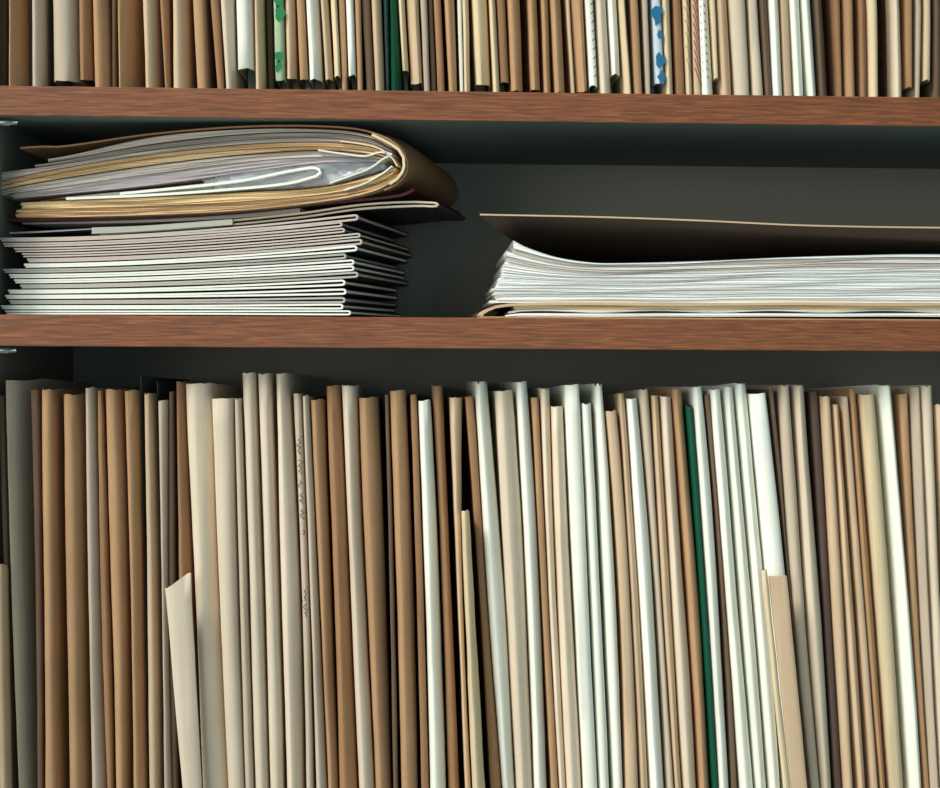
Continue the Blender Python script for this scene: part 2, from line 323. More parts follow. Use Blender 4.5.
# key, top x0 x1 y, x0 x1 at row 550, x0 x1 at row 788, colour, plan, mm behind the shelf edge, look
LOW = [
 ('a0', -8, 3, 565, -6, 3.5, -1, 7, 'tan', 'flat', 6, 'short pale torn card on the bottom shelf, against the bookcase side'),
 ('a1', -3, 3.5, 396, 2.5, 8, 8, 13, 'dim', 'flat', 16, 'thin dark brown folder'),
 ('a2', 4, 25, 381, 9, 23.5, 18, 30.5, 'grey', 'turn', 10, 'tall greyish folder curling away'),
 ('a3', 30, 39, 390, 34, 41, 37, 43, 'dim', 'flat', 22, 'narrow reddish brown folder'),
 ('a4', 39, 54, 390, 40.5, 55.5, 42.5, 58.5, 'kraft', 'round', 14, 'thick round brown folder'),
 ('a5', 60, 78, 395, 63, 80, 66, 84, 'kraft', 'round', 15, 'thick round brown folder'),
 ('a6', 84, 94, 388, 86, 97.5, 90, 105, 'grey', 'left', 14, 'slim off white folder'),
 ('a7', 97.5, 102, 391, 99, 107.5, 107, 113, 'brown', 'flat', 17, 'narrow rough edged brown folder'),
 ('a8', 102, 120, 390, 107.5, 124.5, 113.5, 127, 'kraft', 'round', 13, 'broad scuffed brown folder'),
 ('a9', 123, 136, 391, 128, 139, 132, 144, 'kraft', 'left', 15, 'brown folder'),
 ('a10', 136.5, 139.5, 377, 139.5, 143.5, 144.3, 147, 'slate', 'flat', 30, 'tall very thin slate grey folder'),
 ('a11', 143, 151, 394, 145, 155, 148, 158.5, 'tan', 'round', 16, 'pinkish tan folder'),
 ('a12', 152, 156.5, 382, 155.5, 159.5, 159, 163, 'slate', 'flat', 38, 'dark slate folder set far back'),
 ('a13', 157, 167.5, 401, 160, 167, 163.5, 171, 'grey', 'left', 14, 'slim greyish folder'),
 ('a14', 168.5, 174, 392, 167.5, 175, 171.5, 178, 'dim', 'flat', 24, 'dim brown folder'),
 ('a15', 175, 184, 382, 177, 189.5, 180, 200, 'brown', 'left', 20, 'brown folder behind the slanted cream card'),
 ('a16', 164, 190.5, 582, 168, 193, 181.5, 201.5, 'pale', 'left', 3, 'short cream card with slanting top on the bottom shelf, a third up the row'),
 ('a17', 184, 211, 384, 191, 216, 201.5, 227, 'pale', 'left', 12, 'broad off white folder with shaded right side'),
 ('a18', 211, 233, 399, 216.5, 236, 227.5, 244, 'pale', 'flat', 9, 'broad flat pale folder with nicked top'),
 ('a19', 234, 241, 399, 237, 246, 244.5, 253.5, 'grey', 'round', 12, 'narrow pale folder'),
 ('a20', 241, 255, 373, 246.5, 261, 254, 268, 'pale', 'round', 10, 'tall rounded pale folder'),
 ('a21', 257, 270, 374, 262, 277, 269, 283, 'pale', 'round', 11, 'tall rounded pale folder'),
 ('a22', 275, 288, 374, 279, 297, 285.5, 302.5, 'pale', 'left', 11, 'tall creased pale folder'),
 ('a23', 292, 301.5, 394, 299.5, 307.5, 305.5, 313.5, 'grey', 'round', 18, 'narrow grey folder with handwriting scribbled down its spine'),
 ('a24', 302, 309, 396, 308, 316, 315.5, 327, 'grey', 'left', 12, 'thin cream folder'),
 ('a25', 309.5, 324, 400, 316.5, 329, 327.5, 338, 'kraft', 'left', 15, 'brown folder'),
 ('a26', 325.5, 340, 386, 331.5, 347.5, 338.5, 357, 'brown', 'left', 14, 'reddish brown folder'),
 ('a27', 341, 357, 386, 348, 363, 358.5, 374.5, 'pale', 'left', 10, 'off white folder with bright left crease'),
 ('a28', 358, 378, 398, 364, 384, 375, 391, 'kraft', 'left', 12, 'broad brown folder'),
 ('a29', 384.5, 389, 395, 388.5, 393.5, 393, 398.5, 'dim', 'flat', 20, 'very thin brown folder'),
 ('a30', 389.5, 406, 391, 394.5, 412.5, 401, 418, 'kraft', 'left', 11, 'broad light brown folder'),
 ('a31', 410, 417, 395, 415, 422.5, 421, 429, 'brown', 'flat', 19, 'narrow brown folder'),
 ('a32', 418, 431, 401, 423.5, 438.5, 430, 446.5, 'white', 'left', 8, 'white folder with a sharp centre crease'),
 ('a33', 431.5, 443, 386, 440, 450, 448, 460, 'brown', 'round', 21, 'dull brown folder'),
 ('a34', 449, 463, 398, 455.5, 462.5, 465, 471.5, 'tan', 'left', 15, 'slim tan folder beside the torn cream card'),
 ('a35', 461, 470, 511, 463, 474.5, 472, 486, 'cream', 'left', 5, 'short torn cream card standing half height on the bottom shelf'),
 ('a36', 465, 473.5, 397, 476, 486.5, 490, 502, 'brown', 'flat', 22, 'narrow brown folder'),
 ('a37', 474.5, 488, 383, 484.5, 502, 502.5, 516, 'white', 'left', 12, 'white folder with crumpled top corner'),
 ('a38', 495, 514, 391, 503.5, 524.5, 516.5, 534, 'pale', 'left', 10, 'broad white folder fading to tan'),
 ('a39', 516, 528, 382, 525, 539, 534.5, 548, 'white', 'left', 11, 'white folder'),
 ('a40', 531, 539, 398, 539, 546.5, 551, 559, 'kraft', 'flat', 18, 'narrow light brown folder'),
 ('a41', 540, 551.5, 389, 546.5, 555.5, 559.5, 567, 'pale', 'left', 16, 'off white folder'),
 ('a42', 551.5, 564, 407, 556, 571.5, 567, 583, 'pale', 'left', 10, 'shorter cream folder'),
 ('a43', 564, 580.5, 385, 572, 588, 583.5, 599, 'white', 'flat', 10, 'bright flat white folder'),
 ('a44', 582, 592, 404, 588.5, 600, 599.5, 610.5, 'white', 'round', 12, 'shorter narrow white folder'),
 ('a45', 594, 606, 385, 602, 615, 613, 625, 'white', 'round', 12, 'white folder with crumpled top'),
 ('a46', 606, 618, 411, 617, 628.5, 625.5, 640, 'tan', 'flat', 11, 'shorter tan folder'),
 ('a47', 618.5, 625.5, 394, 628.5, 636.5, 640.5, 650, 'tan', 'left', 13, 'narrow tan folder'),
 ('a48', 627, 639.5, 399, 637, 652, 650.5, 667, 'bright', 'left', 9, 'bright white folder'),
 ('a49', 638.5, 650, 390, 652.5, 659.5, 667.5, 675, 'grey', 'round', 15, 'slim greyish tan folder'),
 ('a50', 652, 660, 396, 660, 669, 675.5, 683, 'tan', 'left', 13, 'narrow cream folder'),
 ('a51', 661, 673, 397, 669.5, 684, 684, 699, 'pale', 'left', 11, 'off white folder'),
 ('a52', 672, 684, 389, 685, 697, 700, 712.5, 'kraft', 'left', 12, 'light brown folder'),
 ('a53', 686, 693.5, 406, 697, 704.5, 712.5, 719.5, 'green', 'round', 14, 'dark green folder, the only green one on the bottom shelf'),
 ('a54', 692.5, 704, 387, 704.5, 718, 719.5, 731, 'white', 'left', 11, 'white folder'),
 ('a55', 704.5, 710.5, 395, 718, 723, 731, 738, 'dim', 'flat', 20, 'thin greyish brown folder'),
 ('a56', 711, 722, 390, 723, 736.5, 741, 756, 'white', 'left', 11, 'white folder'),
 ('a57', 725, 735, 387, 738, 749.5, 757, 769.5, 'white', 'left', 11, 'white folder'),
 ('a58', 736, 748.5, 384, 751, 764.5, 770.5, 783, 'white', 'left', 10, 'tall white folder'),
 ('a59', 750, 768, 394, 765, 785.5, 786, 808, 'bright', 'flat', 7, 'very broad bright white folder with flat spine'),
 ('a60', 762.5, 768, 570, 763, 769, 783, 791.5, 'cream', 'left', 2, 'thin torn cream strip with ragged top, standing half height'),
 ('a60b', 768.2, 787.5, 576, 768, 781, 791, 808, 'tan', 'flat', 4, 'short tan card beside the torn cream strip, before the broadest white folder'),
 ('a61', 768.5, 774, 389, 785.5, 789.5, 808, 811, 'dim', 'flat', 18, 'very thin dim tan folder'),
 ('a62', 780, 791, 386, 788, 804, 811, 822, 'grey', 'round', 12, 'pale grey folder'),
 ('a63', 795, 807.5, 386, 804.5, 820, 822.5, 835.5, 'pale', 'left', 11, 'creased off white folder'),
 ('a64', 810, 818.5, 392, 820.5, 829, 835, 844.5, 'mauve', 'flat', 20, 'dark mauve folder on the bottom shelf'),
 ('a65', 821.5, 833, 397, 830, 842.5, 844.5, 856, 'tan', 'round', 11, 'light tan folder'),
 ('a66', 834, 841, 405, 842.5, 851.5, 859, 868.5, 'tan', 'left', 12, 'narrow shorter tan folder'),
 ('a67', 842.5, 849, 397, 854, 861, 872, 879.5, 'tan', 'flat', 13, 'very narrow tan folder'),
 ('a68', 850, 858, 389, 861, 870.5, 880.5, 888, 'kraft', 'left', 14, 'narrow brown folder'),
 ('a69', 861, 877, 395, 873, 889, 891, 906, 'cream', 'flat', 10, 'broad light cream folder'),
 ('a70', 880, 892.5, 386, 893, 907.5, 910, 924, 'white', 'right', 11, 'white folder with tan shaded left side'),
 ('a71', 899.5, 909, 394, 908, 916, 924.5, 930.5, 'kraft', 'flat', 19, 'narrow brown folder'),
 ('a72', 912, 921.5, 387, 918.5, 928.5, 931.5, 941, 'grey', 'right', 13, 'pale greyish tan folder'),
 ('a73', 922, 934.5, 386, 929, 941, 941.5, 954, 'pale', 'round', 11, 'off white folder'),
 ('a74', 936, 946, 405, 943, 953, 955, 965, 'tan', 'round', 13, 'shorter tan folder'),
]
MARK_LOW = {'a0': '', 'a16': 'slanting cream card', 'a23': 'handwritten spine', 'a35': 'short torn cream card',
            'a53': 'dark green folder', 'a60': 'torn cream strip', 'a64': 'dark mauve folder'}
marks = {k: v for k, v in MARK_LOW.items() if v}; MARK_LOW['a60b'] = marks['a60b'] = 'short tan card'
labs = neighbours(LOW, marks, 'bookcase side, bottom shelf', '')
labs[0] = LOW[0][-1]
spans = {}
SHORT = ('a0', 'a16', 'a35', 'a60', 'a60b')
low_row = [r[0] for r in LOW if r[0] not in SHORT]
low_fn = {}
for stage, (r, lab) in [(0, q) for q in zip(LOW, labs)] + [(1, q) for q in zip(LOW, labs)]:
    k, t0, t1, yt, m0, m1, b0, b1, col, pr, Y, look = r
    def xs(py, t0=t0, t1=t1, yt=min(yt, 420), m0=m0, m1=m1, b0=b0, b1=b1, short=yt > 500, yy=yt):
        if short:
            f = lambda a, b: a + (b-a)*(py-yy)/(788-yy) if py < 788 else b + (b-a)/(788-yy)*(py-788)
            return f(t0, b0), f(t1, b1)
        def g(a, b, c):
            if py >= 788: return c + (c-b)/238*(py-788)
            l = ((py-550)*(py-788)/((yt-550)*(yt-788)))*a + ((py-yt)*(py-788)/((550-yt)*(550-788)))*b + ((py-yt)*(py-550)/((788-yt)*(788-550)))*c
            return l
        return g(t0, m0, b0), g(t1, m1, b1)
    zb = S3T+.0003
    Ym = Y/1000. if k in SHORT else back(Y)
    if stage == 0: ROWS[k] = (xs, Ym, [k] if k in SHORT else low_row); continue
    root, sp = folder('paper_folder' if k not in SHORT else 'card_sheet', xs, yt, zb, PAL[col], pr, Ym,
           lab, 'folders standing on the bottom shelf', dog=(1 if k in ('a37', 'a45') else .25),
           pages=(k not in SHORT), depth={'a0': .05, 'a16': .007, 'a35': .03, 'a60': .004, 'a60b': .0025}.get(k, .215), name_key=k,
           jag=1.5 if k in ('a0', 'a35', 'a60') else 0, wob=.6 if k in ('a7', 'a35', 'a60') else .3)
    spans[k] = (root, sp, Ym)
    if k == 'a16':      # cut the top on the slant
        vv = root.children[0].data.vertices; zt_ = max(v.co.z for v in vv)
        for v in vv:
            if v.co.z > zt_-.003:
                a, b = sp(zt_); u = (v.co.x-a)/(b-a); u = 1 if u > .88 else (0 if u < .12 else (u-.12)/.76); v.co.z = zt_ + (u-.5)*.0105
        root.children[0].data.update()

# key, x0 x1 at the top of the photo, x0 x1 at the shelf, row where the cover ends (0: on the shelf), colour, plan, mm back, look
UPP = [
 ('b0', -1, 7, -1, 7, 0, 'dim', 'flat', 26, 'dull grey brown folder'),
 ('b1', 8, 21, 8, 22, 0, 'kraft', 'turn', 4, 'brown folder curling away'),
 ('b2', 25, 30, 26, 31, 0, 'dim', 'flat', 26, 'thin dim folder'),
 ('b3', 30.5, 41, 31, 42, 0, 'grey', 'left', 5, 'slim pale folder'),
 ('b4', 43, 48, 44, 48.5, 0, 'dim', 'flat', 22, 'thin dim tan folder'),
 ('b5', 49, 77, 50, 78, 80, 'grey', 'round', 3, 'widest greyish folder on the upper shelf, its lower edge lifted clear'),
 ('b6', 77.5, 90, 78.5, 92, 79, 'brown', 'left', 6, 'brown folder lifted off the shelf'),
 ('b7', 91, 107, 93, 109, 0, 'kraft', 'left', 5, 'brown folder with shaded right side'),
 ('b8', 111.5, 116, 112, 116, 0, 'dim', 'flat', 18, 'very thin grey folder'),
 ('b9', 116.5, 134, 118, 134, 0, 'kraft', 'turn', 4, 'brown folder with bright edge'),
 ('b10', 141, 156, 144, 157, 0, 'tan', 'left', 4, 'light brown folder'),
 ('b11', 159, 168, 164.5, 169.5, 0, 'brown', 'left', 8, 'narrow brown folder'),
 ('b12', 171, 187, 172, 188, 0, 'tan', 'left', 4, 'light brown folder bulging wide'),
 ('b13', 192, 205, 197, 208.5, 0, 'kraft', 'flat', 5, 'brown folder'),
 ('b14', 210, 219, 217, 224, 0, 'brown', 'flat', 9, 'narrow brown folder'),
 ('b15', 219.5, 233, 225, 235.5, 0, 'pale', 'left', 5, 'pale folder'),
 ('b16', 234.5, 253, 237, 254.5, 68, 'white', 'round', 3, 'white folder whose lower end stops short of the shelf'),
 ('b17', 253.5, 262, 255, 264, 0, 'tan', 'left', 5, 'tan folder'),
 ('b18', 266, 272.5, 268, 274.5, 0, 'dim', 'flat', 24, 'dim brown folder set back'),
 ('b19', 273, 284, 275, 285.5, 80, 'leafy', 'flat', 4, 'pale folder printed with green leaves on the upper shelf'),
 ('b20', 284.5, 295, 286.5, 297, 78, 'tan', 'left', 5, 'tan folder'),
 ('b21', 296, 304.5, 300, 309, 79, 'kraft', 'flat', 6, 'narrow brown folder'),
 ('b22', 305, 319, 309.5, 322.5, 79, 'white', 'left', 4, 'white folder'),
 ('b23', 320, 328, 326, 334, 79, 'tan', 'left', 5, 'tan folder'),
 ('b24', 330, 337, 335, 341.5, 76, 'cream', 'right', 4, 'ragged thin cream folder'),
 ('b25', 338, 345, 342, 348, 0, 'kraft', 'flat', 9, 'thin brown folder'),
 ('b26', 345.5, 354, 348.5, 357, 75, 'white', 'round', 4, 'white folder with curved lower end'),
 ('b27', 354.5, 361, 357.5, 363, 0, 'kraft', 'flat', 8, 'narrow brown folder'),
 ('b28', 361.5, 370.5, 366, 375, 0, 'dim', 'flat', 14, 'dim brown folder'),
 ('b29', 371, 381.5, 375.5, 385, 0, 'tan', 'left', 5, 'light brown folder'),
 ('b30', 383, 389, 386, 390, 0, 'teal', 'flat', 12, 'near black folder with pale squiggles'),
 ('b31', 389.5, 398, 390.5, 403, 0, 'green', 'left', 8, 'plain dark green folder on the upper shelf'),
 ('b32', 398.3, 405, 403.5, 410, 70, 'cream', 'left', 3, 'thin cream folder ending short of the shelf'),
 ('b33', 406, 419, 411, 423.5, 83, 'tan', 'right', 4, 'tan folder'),
 ('b34', 420, 427.5, 424, 430.5, 0, 'grey', 'flat', 6, 'slim pale grey folder'),
 ('b35', 428, 433, 431, 437, 0, 'dim', 'flat', 15, 'dim folder'),
 ('b36', 433.5, 441.5, 437.5, 445.5, 0, 'brown', 'flat', 8, 'brown folder'),
 ('b37', 444, 455, 449, 457.5, 0, 'kraft', 'left', 5, 'light brown folder'),
 ('b38', 457, 462, 460, 464, 0, 'white', 'flat', 9, 'thin white folder'),
 ('b39', 462.3, 469, 464.3, 471, 0, 'cream', 'left', 5, 'thin cream folder'),
 ('b40', 472, 488, 476, 492, 84, 'cream', 'left', 4, 'broad cream folder'),
 ('b41', 489, 496, 493.5, 500.5, 0, 'cream', 'left', 3, 'narrow cream folder with flared foot'),
 ('b42', 496.3, 506, 501, 510.5, 82, 'brown', 'flat', 7, 'brown folder'),
 ('b43', 507, 521, 511, 524, 90, 'kraft', 'left', 5, 'broad brown folder'),
 ('b44', 528, 537.5, 531, 541.5, 89, 'kraft', 'left', 6, 'brown folder beside a wide gap'),
 ('b45', 541, 549, 544.5, 551.5, 0, 'kraft', 'left', 6, 'slim brown folder'),
 ('b46', 550, 562, 555, 566, 92, 'kraft', 'left', 5, 'brown folder'),
 ('b47', 566, 570, 571.5, 575.5, 0, 'tan', 'flat', 8, 'very thin tan folder'),
 ('b48', 570.5, 584, 576, 589, 91, 'kraft', 'right', 5, 'brown folder'),
 ('b49', 585, 594, 590, 599, 86, 'white', 'flat', 5, 'white folder with a column of small dark ticks down its spine'),
 ('b50', 596, 607, 600.5, 612.5, 0, 'pale', 'left', 4, 'cream white folder'),
 ('b51', 608, 618.5, 613, 622, 74, 'white', 'left', 5, 'white folder ending short of the shelf'),
 ('b52', 619, 626, 625, 632.5, 0, 'cream', 'right', 3, 'thin curving cream folder'),
 ('b53', 630, 639, 634, 643.5, 0, 'kraft', 'flat', 8, 'brown folder'),
 ('b54', 642, 648.5, 646, 651.5, 0, 'grey', 'flat', 10, 'thin grey folder'),
 ('b55', 652.5, 661.5, 656.5, 666, 83, 'ice', 'flat', 4, 'white folder with blue flower print on the upper shelf'),
 ('b56', 662, 671, 666.5, 675, 0, 'cream', 'left', 4, 'cream folder'),
 ('b57', 673, 681.5, 676, 686.5, 0, 'brown', 'flat', 9, 'brown folder'),
 ('b58', 683, 691, 687, 694, 0, 'cream', 'left', 5, 'cream folder with slanting brown stripes'),
 ('b59', 691.3, 698, 694.3, 702, 0, 'tan', 'flat', 7, 'tan folder with close maroon stripes'),
 ('b60', 698.5, 709.5, 702.5, 715.5, 0, 'white', 'left', 4, 'white folder with slanting red stripes on the upper shelf'),
 ('b61', 710, 716, 715.7, 720, 78, 'cream', 'flat', 5, 'thin cream folder'),
 ('b62', 716.5, 729, 722, 734, 0, 'tan', 'left', 6, 'tan folder'),
 ('b63', 730, 747.5, 736, 751.5, 0, 'pale', 'flat', 3, 'broad off white folder'),
 ('b64', 748.5, 758.5, 753, 765, 0, 'pale', 'flat', 5, 'off white folder with split foot'),
 ('b65', 759, 769.5, 765.5, 774, 0, 'dim', 'left', 8, 'dull brown folder'),
 ('b66', 770, 780.5, 774.5, 784.5, 0, 'bright', 'left', 4, 'bright white folder'),
 ('b67', 781, 789.5, 785, 793.5, 0, 'tan', 'flat', 7, 'tan folder'),
 ('b68', 790, 801.5, 795, 807, 0, 'white', 'left', 4, 'white folder'),
 ('b69', 803, 812, 809.5, 819, 0, 'white', 'left', 3, 'slim white folder with split foot'),
 ('b70', 813.5, 825, 819.5, 829.5, 0, 'dim', 'left', 9, 'dull brown folder'),
 ('b71', 834, 841, 838, 843, 0, 'brown', 'flat', 9, 'narrow brown folder'),
 ('b72', 844, 856, 846, 858, 0, 'kraft', 'round', 5, 'brown folder'),
 ('b73', 859, 867.5, 861, 868.5, 0, 'brown', 'left', 7, 'narrow brown folder'),
 ('b74', 868, 880, 869.5, 881.5, 0, 'cream', 'round', 4, 'cream folder with rounded spine'),
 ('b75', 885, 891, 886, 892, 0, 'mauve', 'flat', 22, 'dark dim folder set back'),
 ('b76', 893.5, 902.5, 895.5, 904, 0, 'pale', 'left', 5, 'off white folder'),
 ('b77', 906.5, 913.5, 907.5, 913.5, 87, 'kraft', 'flat', 5, 'narrow brown folder'),
 ('b78', 916.5, 922.5, 915.5, 920.5, 0, 'grey', 'flat', 6, 'thin pale folder'),
 ('b79', 925, 932, 923.5, 931, 80, 'cream', 'flat', 5, 'narrow cream folder ending above the shelf'),
 ('b80', 934, 942, 933, 942, 0, 'dim', 'flat', 10, 'dim brown folder at the cropped end of the upper shelf'),
]
MARK_UP = {'b5': 'widest greyish folder', 'b16': 'cut-off white folder', 'b19': 'green leaf folder', 'b31': 'dark green folder', 'b40': 'broad cream folder',
           'b49': 'ticked white folder', 'b55': 'blue flower folder', 'b60': 'red striped folder', 'b69': 'split white folder', 'b80': 'cropped end folder'}
labs = []
base_labs = neighbours(UPP, MARK_UP, 'bookcase side', '')
for r, l in zip(UPP, base_labs):
    if 'upper shelf' not in l: l += ', upper shelf' if len((l+' x x').replace('-', ' ').split()) <= 16 else ''
    labs.append(l)
up_row = [r[0] for r in UPP]
for stage, (r, lab) in [(0, q) for q in zip(UPP, labs)] + [(1, q) for q in zip(UPP, labs)]:
    k, t0, t1, b0, b1, yc, col, pr, Y, look = r
    ys = 87 + 11*t0/940
    def xs(py, t0=t0, t1=t1, b0=b0, b1=b1, ys=ys):
        s = .055*min(1, max(0, t0/300))
        if py >= 0:
            f = py/ys; return t0+(b0-t0)*f, t1+(b1-t1)*f
        return t0+s*py, t1+s*py
    mat = {'leafy': LEAFY, 'ice': ICE}.get(col) or PAL[col]
    Ym = (4+(Y-4)*.5 if Y < 20 else Y)/1000.
    if stage == 0: ROWS[k] = (xs, Ym, up_row); continue
    zc = Z(t0, yc, Ym) if yc else None
    root, sp = folder('paper_folder', xs, 0, S1T+.0003, mat, pr, Ym, lab, 'folders standing on the upper shelf',
           z_cover=zc, z_top=S1T+.318+rnd.uniform(-.008, .008), wob=.3, name_key=k)
    spans[k] = (root, sp, Ym)

# ---- writing and prints on spines (thin ribbons of ink lying on the card)
def strokes(name, root, lines, mat, w=.00035):
    vs = []; fs = []
    for pts in lines:
        for i, (x, y, z) in enumerate(pts):
            q = pts[min(i+1, len(pts)-1)]; p = pts[max(i-1, 0)]
            dx, dz = q[0]-p[0], q[2]-p[2]; l = math.hypot(dx, dz) or 1
            nx, nz = -dz/l*w/2, dx/l*w/2
            vs += [(x+nx, y, z+nz), (x-nx, y, z-nz), (x-nx, y-.00008, z-nz), (x+nx, y-.00008, z+nz)]
            if i:
                o = len(vs)-8
                for j in range(4): fs.append((o+j, o+(j+1) % 4, o+4+(j+1) % 4, o+4+j))
    return mesh_obj(name, vs, fs, mat, root)
def on(k, u, z, lift=.00025):
    root, sp, Y = spans[k]; a, b = sp(z); w = b-a
    pr = {r[0]: r for r in LOW+UPP}[k]; prof = PROF[pr[8] if k[0] == 'a' and False else (pr[9] if k[0] == 'a' else pr[7])]
    v = herm(prof, u)
    return (a+u*w, Y+v*min(w, .011)*1.25 - lift-.0003 if v > 0 else Y-.0006, z)
def scribble(k, z0, z1, seed):
    r = random.Random(seed); out = []; pts = []; z = z0; n = 0
    while z > z1:
        u = .5 + .3*math.sin(n*1.15+r.random())*r.choice((.35, .6, 1.3)); pts.append(on(k, u, z)); z -= .0007+(.0004*math.cos(n*.9)); n += 1
        if n % r.randint(14, 24) == 0: out.append(pts); pts = []; z -= .003
    if len(pts) > 1: out.append(pts)
    return [p for p in out if len(p) > 1]
zz = lambda py: Z(300, py, .018)
strokes('handwriting', spans['a23'][0], scribble('a23', zz(436), zz(535), 3), INK, .0005)
strokes('handwriting', spans['a23'][0], scribble('a23', zz(588), zz(618), 5), INK, .0005)
zu = lambda py: Z(590, py, .005)
strokes('tick_marks', spans['b49'][0], [[on('b49', .55, zu(y)), on('b49', .72, zu(y-1.2)), on('b49', .9, zu(y-3))] for y in range(-40, 84, 9)], INK, .0005)
strokes('wire_squiggle', spans['b30'][0], scribble('b30', zu(-60), zu(88), 9), PAL['slate'], .0004)
for k, mat, st, wd in (('b60', PRINT_RED, 8, .0008), ('b58', PRINT_BROWN, 13, .0005), ('b59', PRINT_RED, 9, .0007)):
    strokes('printed_stripes', spans[k][0], [[on(k, .12, zu(y)), on(k, .5, zu(y+8)), on(k, .88, zu(y+17))] for y in [(-60+st*i) for i in range(int(140/st))]], mat, wd)
def blot(k, u, z, r, seed):
    rr = random.Random(seed); n = 14; c = on(k, u, z); vs = [(c[0], c[1]-.0001, c[2])]; fs = []
    for i in range(n):
        a = 2*math.pi*i/n; q = r*rr.uniform(.6, 1.15); vs.append((c[0]+math.cos(a)*q*.62, c[1]-.0001, c[2]+math.sin(a)*q))
    for i in range(n): fs.append((0, 1+i, 1+(i+1) % n))
    return vs, fs
def blots(name, k, items, mat):
    V = []; Fc = []
    for it in items:
        vs, fs = blot(k, *it); o = len(V); V += vs; Fc += [tuple(o+i for i in f) for f in fs]
    o = mesh_obj(name, V, Fc, mat, spans[k][0]); s = o.modifiers.new('s', 'SOLIDIFY'); s.thickness = .0001
blots('leaf_print', 'b19', [(.45, zu(3), .0075, 1), (.6, zu(19), .006, 2), (.4, zu(-18), .006, 3), (.5, zu(61), .005, 4), (.35, zu(71), .004, 5), (.5, zu(-40), .006, 6)], PRINT_GREEN)
blots('flower_print', 'b55', [(.4, zu(14), .0075, 1), (.62, zu(34), .004, 7), (.55, zu(60), .006, 2), (.6, zu(76), .005, 3), (.6, zu(-14), .007, 4), (.4, zu(-34), .005, 5)], PRINT_BLUE)

# ------------------------------------------------------------------ lying papers
def sheaf(name, top, bot, x0, x1, y0, y1, mat, parent=None, rows=3, rag=1.0, depth=.2, skew=0, yf=None, nx=44, ridge=.0006, zmin=None, dzb=0, wav=0, endcurl=0):
    """a body of sheets between two curves given in pixels; front edge ridged, ends ragged"""
    yf = yf or (lambda px: y0)
    vs = []; fs = []; R = rows*2
    ph = [rnd.random()*7 for _ in range(R+1)]
    offs = [(rnd.random()-.2)*rag for _ in range(R+1)]; off2 = [(rnd.random()-.5)*rag for _ in range(R+1)]
    rid = [ridge*(j % 2) + ridge*.7*rnd.random() for j in range(R+1)]
    for j in range(R+1):
        t = j/R
        for i in range(nx+1):
            xx = x0+offs[j] + (x1-x0-offs[j]+off2[j])*i/nx
            a, b = top(xx), bot(xx)
            yy = a+(b-a)*t + (wav*math.sin(xx*.05+ph[j]) if 0 < j < R else 0)
            Yd = yf(xx)+rid[j]+ridge*.4*math.sin(ph[j]+xx*.03)
            p = P(xx, yy, Yd)
            if zmin is not None: p.z = max(p.z, zmin)
            vs.append(p)
    nb = nx+1
    for j in range(R):
        for i in range(nx): fs.append((j*nb+i, (j+1)*nb+i, (j+1)*nb+i+1, j*nb+i+1))
    o = len(vs)
    for j in range(R+1):
        for i in range(nb):
            p = Vector(vs[j*nb+i]); p.y += depth-(p.y-yf((x0+x1)/2))*.0; p.x += skew*depth; p.z += dzb
            vs.append(p)
    for j in range(R):
        for i in range(nx): fs.append((o+j*nb+i, o+j*nb+i+1, o+(j+1)*nb+i+1, o+(j+1)*nb+i))
    for i in range(nx):
        fs.append((i, i+1, o+i+1, o+i)); k = R*nb; fs.append((k+i+1, k+i, o+k+i, o+k+i+1))
    for j in range(R):
        fs.append((j*nb, o+j*nb, o+(j+1)*nb, (j+1)*nb)); e = nx; fs.append((j*nb+e, (j+1)*nb+e, o+(j+1)*nb+e, o+j*nb+e))
    ob = mesh_obj(name, vs, fs, mat, parent, smooth=True)
    return ob
def strip(name, pts, th, mat, parent=None, depth=.2, skew=0, yf=None, y0=0, zmin=None, stations=((0, 0, 0), (1, 0, 0)), smooth=True, thin=None):
    """a bent sheet whose edge runs through PTS (pixels), TH pixels thick, running back from the viewer. stations: (share of depth, dx px, dy px)"""
    yf = yf or (lambda px: y0)
    n = len(pts); L = []; R_ = []
    for i, (x, y) in enumerate(pts):
        p, q = pts[max(i-1, 0)], pts[min(i+1, n-1)]
        dx, dy = q[0]-p[0], q[1]-p[1]; l = math.hypot(dx, dy) or 1
        L.append((x, y, -dy/l*th/2, dx/l*th/2)); R_.append((x, y, dy/l*th/2, -dx/l*th/2))
    ring = L+R_[::-1]; m = len(ring); vs = []; fs = []
    if thin: stations = ((0, 0, 0), (.018, 0, 0), (.022, 0, 0), (1, 0, 0))
    for s, ax, ay in stations:
        kk = thin if (thin and s > .02) else 1
        for j, (x, y, ex, ey) in enumerate(ring):
            x += ex*kk; y += ey*kk
            p = P(x, y, yf(x)); f = min(j, m-1-j)/(n-1)
            p.y += depth*s; p.x += skew*depth*s + ax*.0007*(f if callable(ax) is False else 1); p.z -= ay*.0007*max(0, 1-abs(f-.62)/.38)
            if zmin is not None: p.z = max(p.z, zmin + (.0001 if j < n else 0))
            vs.append(p)
    K = len(stations)
    for k in range(K-1):
        for j in range(m): fs.append((k*m+j, k*m+(j+1) % m, (k+1)*m+(j+1) % m, (k+1)*m+j))
    for k, flip in ((0, 0), (K-1, 1)):
        for j in range(n-1):
            a = (k*m+j, k*m+m-1-j, k*m+m-2-j, k*m+j+1); fs.append(a[::-1] if flip else a)
    return mesh_obj(name, vs, fs, mat, parent, smooth=smooth)

